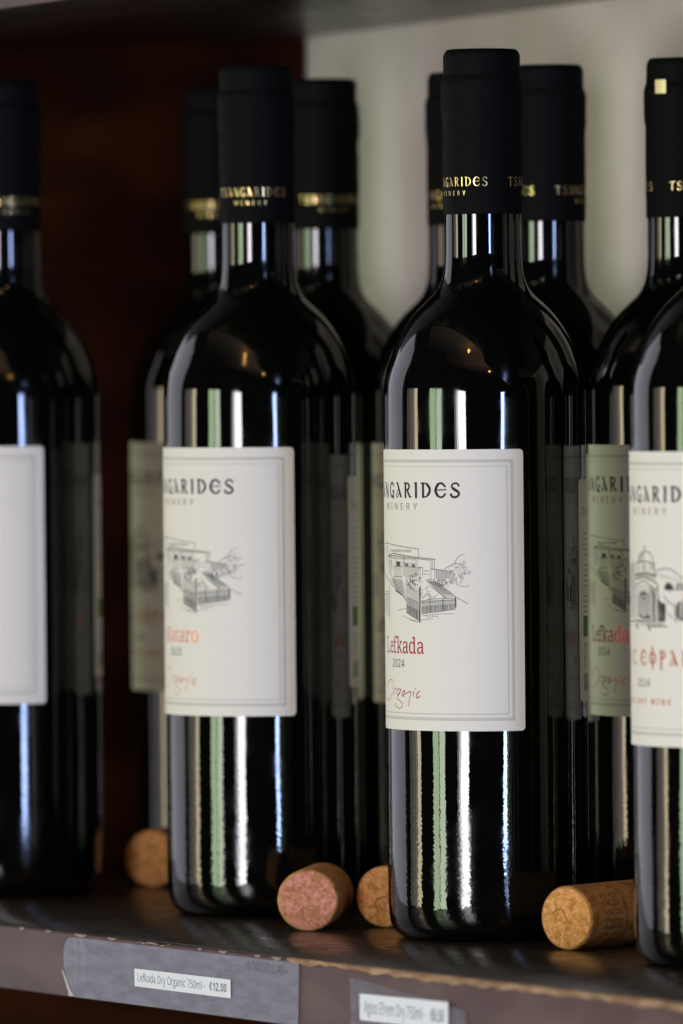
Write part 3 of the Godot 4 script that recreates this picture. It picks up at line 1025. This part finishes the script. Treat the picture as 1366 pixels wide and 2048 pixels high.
func build_corks() -> void:
	var side := cork_image(512, 256, Color(0.50, 0.25, 0.09), 41)
	var printed := cork_image(512, 256, Color(0.50, 0.25, 0.09), 42)
	var brown := Color(0.20, 0.10, 0.045, 0.6).linear_to_srgb()
	# v runs from the far end (0) to the near end (1)
	stroke(printed, PackedVector2Array([Vector2(-2, 118), Vector2(514, 118)]), 4, 4, brown)
	stroke(printed, PackedVector2Array([Vector2(-2, 20), Vector2(514, 20)]), 4, 4, brown)
	for k in 2:
		uncial(printed, "TSANGARIDES", Vector2(12 + 256 * k, 100), 40, 226, 0.42, brown)
		uncial(printed, "TSANGARIDES", Vector2(12 + 256 * k, 66), 24, 226, 0.6, brown)
	var end := cork_image(256, 256, Color(0.64, 0.31, 0.105), 43)
	stroke(end, spline(PackedVector2Array([Vector2(88, 130), Vector2(120, 132), Vector2(150, 112), Vector2(180, 118), Vector2(196, 150)]), 6), 3, 5, Color(0.16, 0.07, 0.03, 0.8).linear_to_srgb())
	var wine := cork_image(256, 256, Color(0.56, 0.235, 0.155), 44)
	var m := []
	for im in [side, printed, end, wine]:
		var t := mat(Color(1, 1, 1), 0.85, 0.3)
		t.albedo_texture = ImageTexture.create_from_image(im)
		t.normal_enabled = true
		t.normal_texture = relief(im)
		t.normal_scale = 0.7
		m.append(t)
	cork(Vector3(74.1, 0, 15.4), Vector2(-0.325, -0.946), 2.6, m[1], m[2], "printed cork lying with its pale cracked end towards the viewer", 46.0)
	cork(Vector3(-61.6, 0, 40), Vector2(-0.755, -0.656), 0.6, m[0], m[3], "cork with a wine-stained pink end lying in front of the others", 38.0)
	cork(Vector3(-59.0, 0, 8.0), Vector2(-0.60, -0.79), 4.0, m[0], m[2], "plain cork half hidden behind the sharp wine bottle's foot", 44.0)
	cork(Vector3(-305.5, 0, -37), Vector2(-0.65, -0.76), 1.4, m[0], m[2], "blurred cork at the back between the two leftmost bottles", 44.0)


func cork_image(w: int, h: int, base: Color, seed_: int) -> Image:
	# pressed cork granules of uneven tone
	var im := Image.create(w, h, false, Image.FORMAT_RGB8)
	var cell := noise(FastNoiseLite.TYPE_CELLULAR, 0.075, seed_, 1)
	cell.cellular_return_type = FastNoiseLite.RETURN_CELL_VALUE
	cell.domain_warp_enabled = true
	cell.domain_warp_amplitude = 8.0
	cell.domain_warp_frequency = 0.06
	var fine := noise(FastNoiseLite.TYPE_SIMPLEX, 0.16, seed_ + 9, 3)
	var big := noise(FastNoiseLite.TYPE_SIMPLEX, 0.018, seed_ + 5, 2)
	for y in h:
		for x in w:
			var k := 1.0 + 0.22 * cell.get_noise_2d(x, y) + 0.30 * fine.get_noise_2d(x, y) + 0.2 * big.get_noise_2d(x, y)
			if fine.get_noise_2d(x * 0.7 + 300, y * 0.7) > 0.42:
				k *= 0.55
			im.set_pixel(x, y, Color(base.r * k, base.g * k, base.b * k * k).linear_to_srgb())
	return im


func relief(im: Image) -> ImageTexture:
	var b: Image = im.duplicate()
	b.convert(Image.FORMAT_L8)
	b.bump_map_to_normal_map(3.0)
	return ImageTexture.create_from_image(b)


func cork(foot: Vector3, along: Vector2, spin: float, side: Material, end: Material, label: String, length: float) -> void:
	# foot: where the near end touches the shelf; along: direction of the far end on the shelf
	var r := 11.55
	var o := thing("cork", label, "cork", foot * MM, 0.0, "loose corks on the shelf")
	var d := Vector3(along.x, 0, along.y).normalized()
	var b := Basis(Vector3.UP.cross(-d).normalized(), -d, Vector3.UP)
	b = Basis(b.x, -d, b.x.cross(-d))
	var key := "cork_%d" % int(length)
	if not meshes.has(key):
		meshes[key] = lathe(PackedVector2Array([Vector2(10.6, -length), Vector2(10.9, -length + 0.1), Vector2(r - 0.2, -length + 0.6), Vector2(r, -length + 1.2), Vector2(r, -length / 2), Vector2(r, -1.2), Vector2(r - 0.2, -0.6), Vector2(10.9, -0.08), Vector2(10.6, -0.01)]), 64)
	if not meshes.has("cork_end"):
		var st := SurfaceTool.new()
		st.begin(Mesh.PRIMITIVE_TRIANGLES)
		for k in 64:
			for q in [Vector2.ZERO, Vector2.from_angle(TAU * (k + 1) / 64.0), Vector2.from_angle(TAU * k / 64.0)]:
				st.set_normal(Vector3.UP)
				st.set_uv(Vector2(0.5, 0.5) + q * 0.48)
				st.add_vertex(Vector3(q.x * 10.65, 0, -q.y * 10.65) * MM)
		meshes.cork_end = st.commit()
	var mid := Vector3(0, r, 0) * MM
	var body := part("body", meshes[key], side, o)
	body.transform = Transform3D(b * Basis(Vector3.UP, spin), mid)
	part("end", meshes.cork_end, end, o).transform = Transform3D(b * Basis(Vector3.UP, spin), mid)
	part("end", meshes.cork_end, end, o).transform = Transform3D(b * Basis(Vector3.RIGHT, PI), mid + d * length * MM)


# ================================================================================================== price labels

func build_price_labels() -> void:
	var z := 0.1118
	var t := thing("clear_tape", "long strip of dull clear tape with a rounded curling end on the shelf front", "tape", Vector3(0.0108, 0, z + 0.0003), 0.0, "tape strips on the shelf front")
	var film := tape_image(166.0, 22.4, true)
	part("film", outline_sheet([[-129, -8], [-128, -4.5], [-125.5, -2.2], [-122, -1.6], [-60, -1.5], [38, -1.4], [37.6, -12], [37, -23.6], [-60, -23.6], [-122, -23.7], [-126, -19], [-128.5, -13]], -129.0, -1.4, 167.0, 22.4), film, t)
	part("fold", outline_sheet([[-130, -14], [-128.6, -14.6], [-123, -21.8], [-120.5, -23.4], [-124.8, -23.6], [-125.4, -21.6]], -130.0, -14.0, 10.0, 10.0), M.fold, t).position.z = 0.0003
	var t2 := thing("clear_tape", "short slanting strip of clear tape round the second price label", "tape", Vector3(0.0108, 0, z + 0.0003), 0.0, "tape strips on the shelf front")
	part("film", outline_sheet([[72, -4.4], [80, -4.6], [146, -11], [147, -23.6], [72.5, -23.6]], 72.0, -4.4, 75.0, 19.2), tape_image(75.0, 19.2, false), t2)
	price("white printed price strip on the long piece of tape", [[-76, -10.3], [-8, -10.1], [-8, -16.8], [-76, -16.8]], [["Lefkada Dry Organic 750ml -", 0.03, 0.71, false], ["€12.00", 0.78, 0.18, true]], z)
	price("blurred white price label under the slanting tape near the right", [[79, -9.4], [136, -8.6], [136, -18.2], [79, -18.6]], [["Agios Efrem Dry 750ml -", 0.05, 0.70, false], ["€6.50", 0.80, 0.15, true]], z)


func tape_image(w: float, h: float, scuffed: bool) -> Material:
	var k := 5.0
	var im := Image.create(int(w * k), int(h * k), false, Image.FORMAT_RGBA8)
	var n := noise(FastNoiseLite.TYPE_SIMPLEX, 0.02, 51, 5)
	for y in im.get_height():
		for x in im.get_width():
			var q := n.get_noise_2d(x * 0.5, y * 2.0)
			im.set_pixel(x, y, Color(0.575, 0.575, 0.655, clampf((0.58 if scuffed else 0.32) + 0.16 * q, 0, 1)))
	if scuffed:
		var c := Color(0.25, 0.24, 0.26, 0.55)
		for j in 60:
			var p := Vector2(rng.randf_range(130, 158), rng.randf_range(1.2, 5.0)) * k
			stroke(im, PackedVector2Array([p, p + Vector2(rng.randf_range(-6, 6), rng.randf_range(-5, 5))]), 2.5, 1.0, Color(c.r, c.g, c.b, rng.randf_range(0.2, 0.6)))
		for x in [8.0, 13.0, 14.5]:
			stroke(im, spline(PackedVector2Array([Vector2(x, 1) * k, Vector2(x + 1.2, 8) * k, Vector2(x + 0.3, 18) * k]), 6), 2.2, 1.0, Color(0.8, 0.78, 0.8, 0.7))
	var m := mat(Color(1, 1, 1), 0.45, 0.4)
	m.albedo_texture = ImageTexture.create_from_image(im)
	m.transparency = BaseMaterial3D.TRANSPARENCY_ALPHA
	m.texture_repeat = false
	M.fold = mat(Color(0.42, 0.40, 0.40), 0.4)
	return m


func outline_sheet(pts: Array, x0: float, y0: float, w: float, h: float) -> ArrayMesh:
	# a flat sheet with the given outline (mm), seen from +z; uv over the given rectangle
	var poly := PackedVector2Array()
	for p in pts:
		poly.append(Vector2(p[0], p[1]))
	var st := SurfaceTool.new()
	st.begin(Mesh.PRIMITIVE_TRIANGLES)
	var tri := Geometry2D.triangulate_polygon(poly)
	for i in range(0, tri.size(), 3):
		var a := poly[tri[i]]
		var b := poly[tri[i + 1]]
		var c := poly[tri[i + 2]]
		for p in ([a, c, b] if (b - a).cross(c - a) > 0 else [a, b, c]):
			st.set_normal(Vector3(0, 0, 1))
			st.set_uv(Vector2((p.x - x0) / w, (y0 - p.y) / h))
			st.add_vertex(Vector3(p.x, p.y, 0) * MM)
	return st.commit()


func price(label: String, corners: Array, words: Array, z: float) -> void:
	var w: float = corners[1][0] - corners[0][0]
	var h: float = corners[0][1] - corners[3][1]
	var k := 12.0
	var im := Image.create(int(w * k), int(h * k), false, Image.FORMAT_RGB8)
	im.fill(Color(0.76, 0.77, 0.86).linear_to_srgb())
	for t in words:
		text(im, t[0], font("Droid Sans", t[3]), Vector2(t[1] * w * k, h * k * 0.70), h * k * 0.46, t[2] * w * k, Color8(96, 108, 124))
	var m := mat(Color(1, 1, 1), 0.6, 0.4)
	m.albedo_texture = ImageTexture.create_from_image(im)
	m.texture_repeat = false
	var o := thing("price_label", label, "price label", Vector3(0.0108, 0, z + 0.0008), 0.0, "price labels on the shelf front")
	part("paper", outline_sheet(corners, corners[0][0], corners[0][1], w, h), m, o)
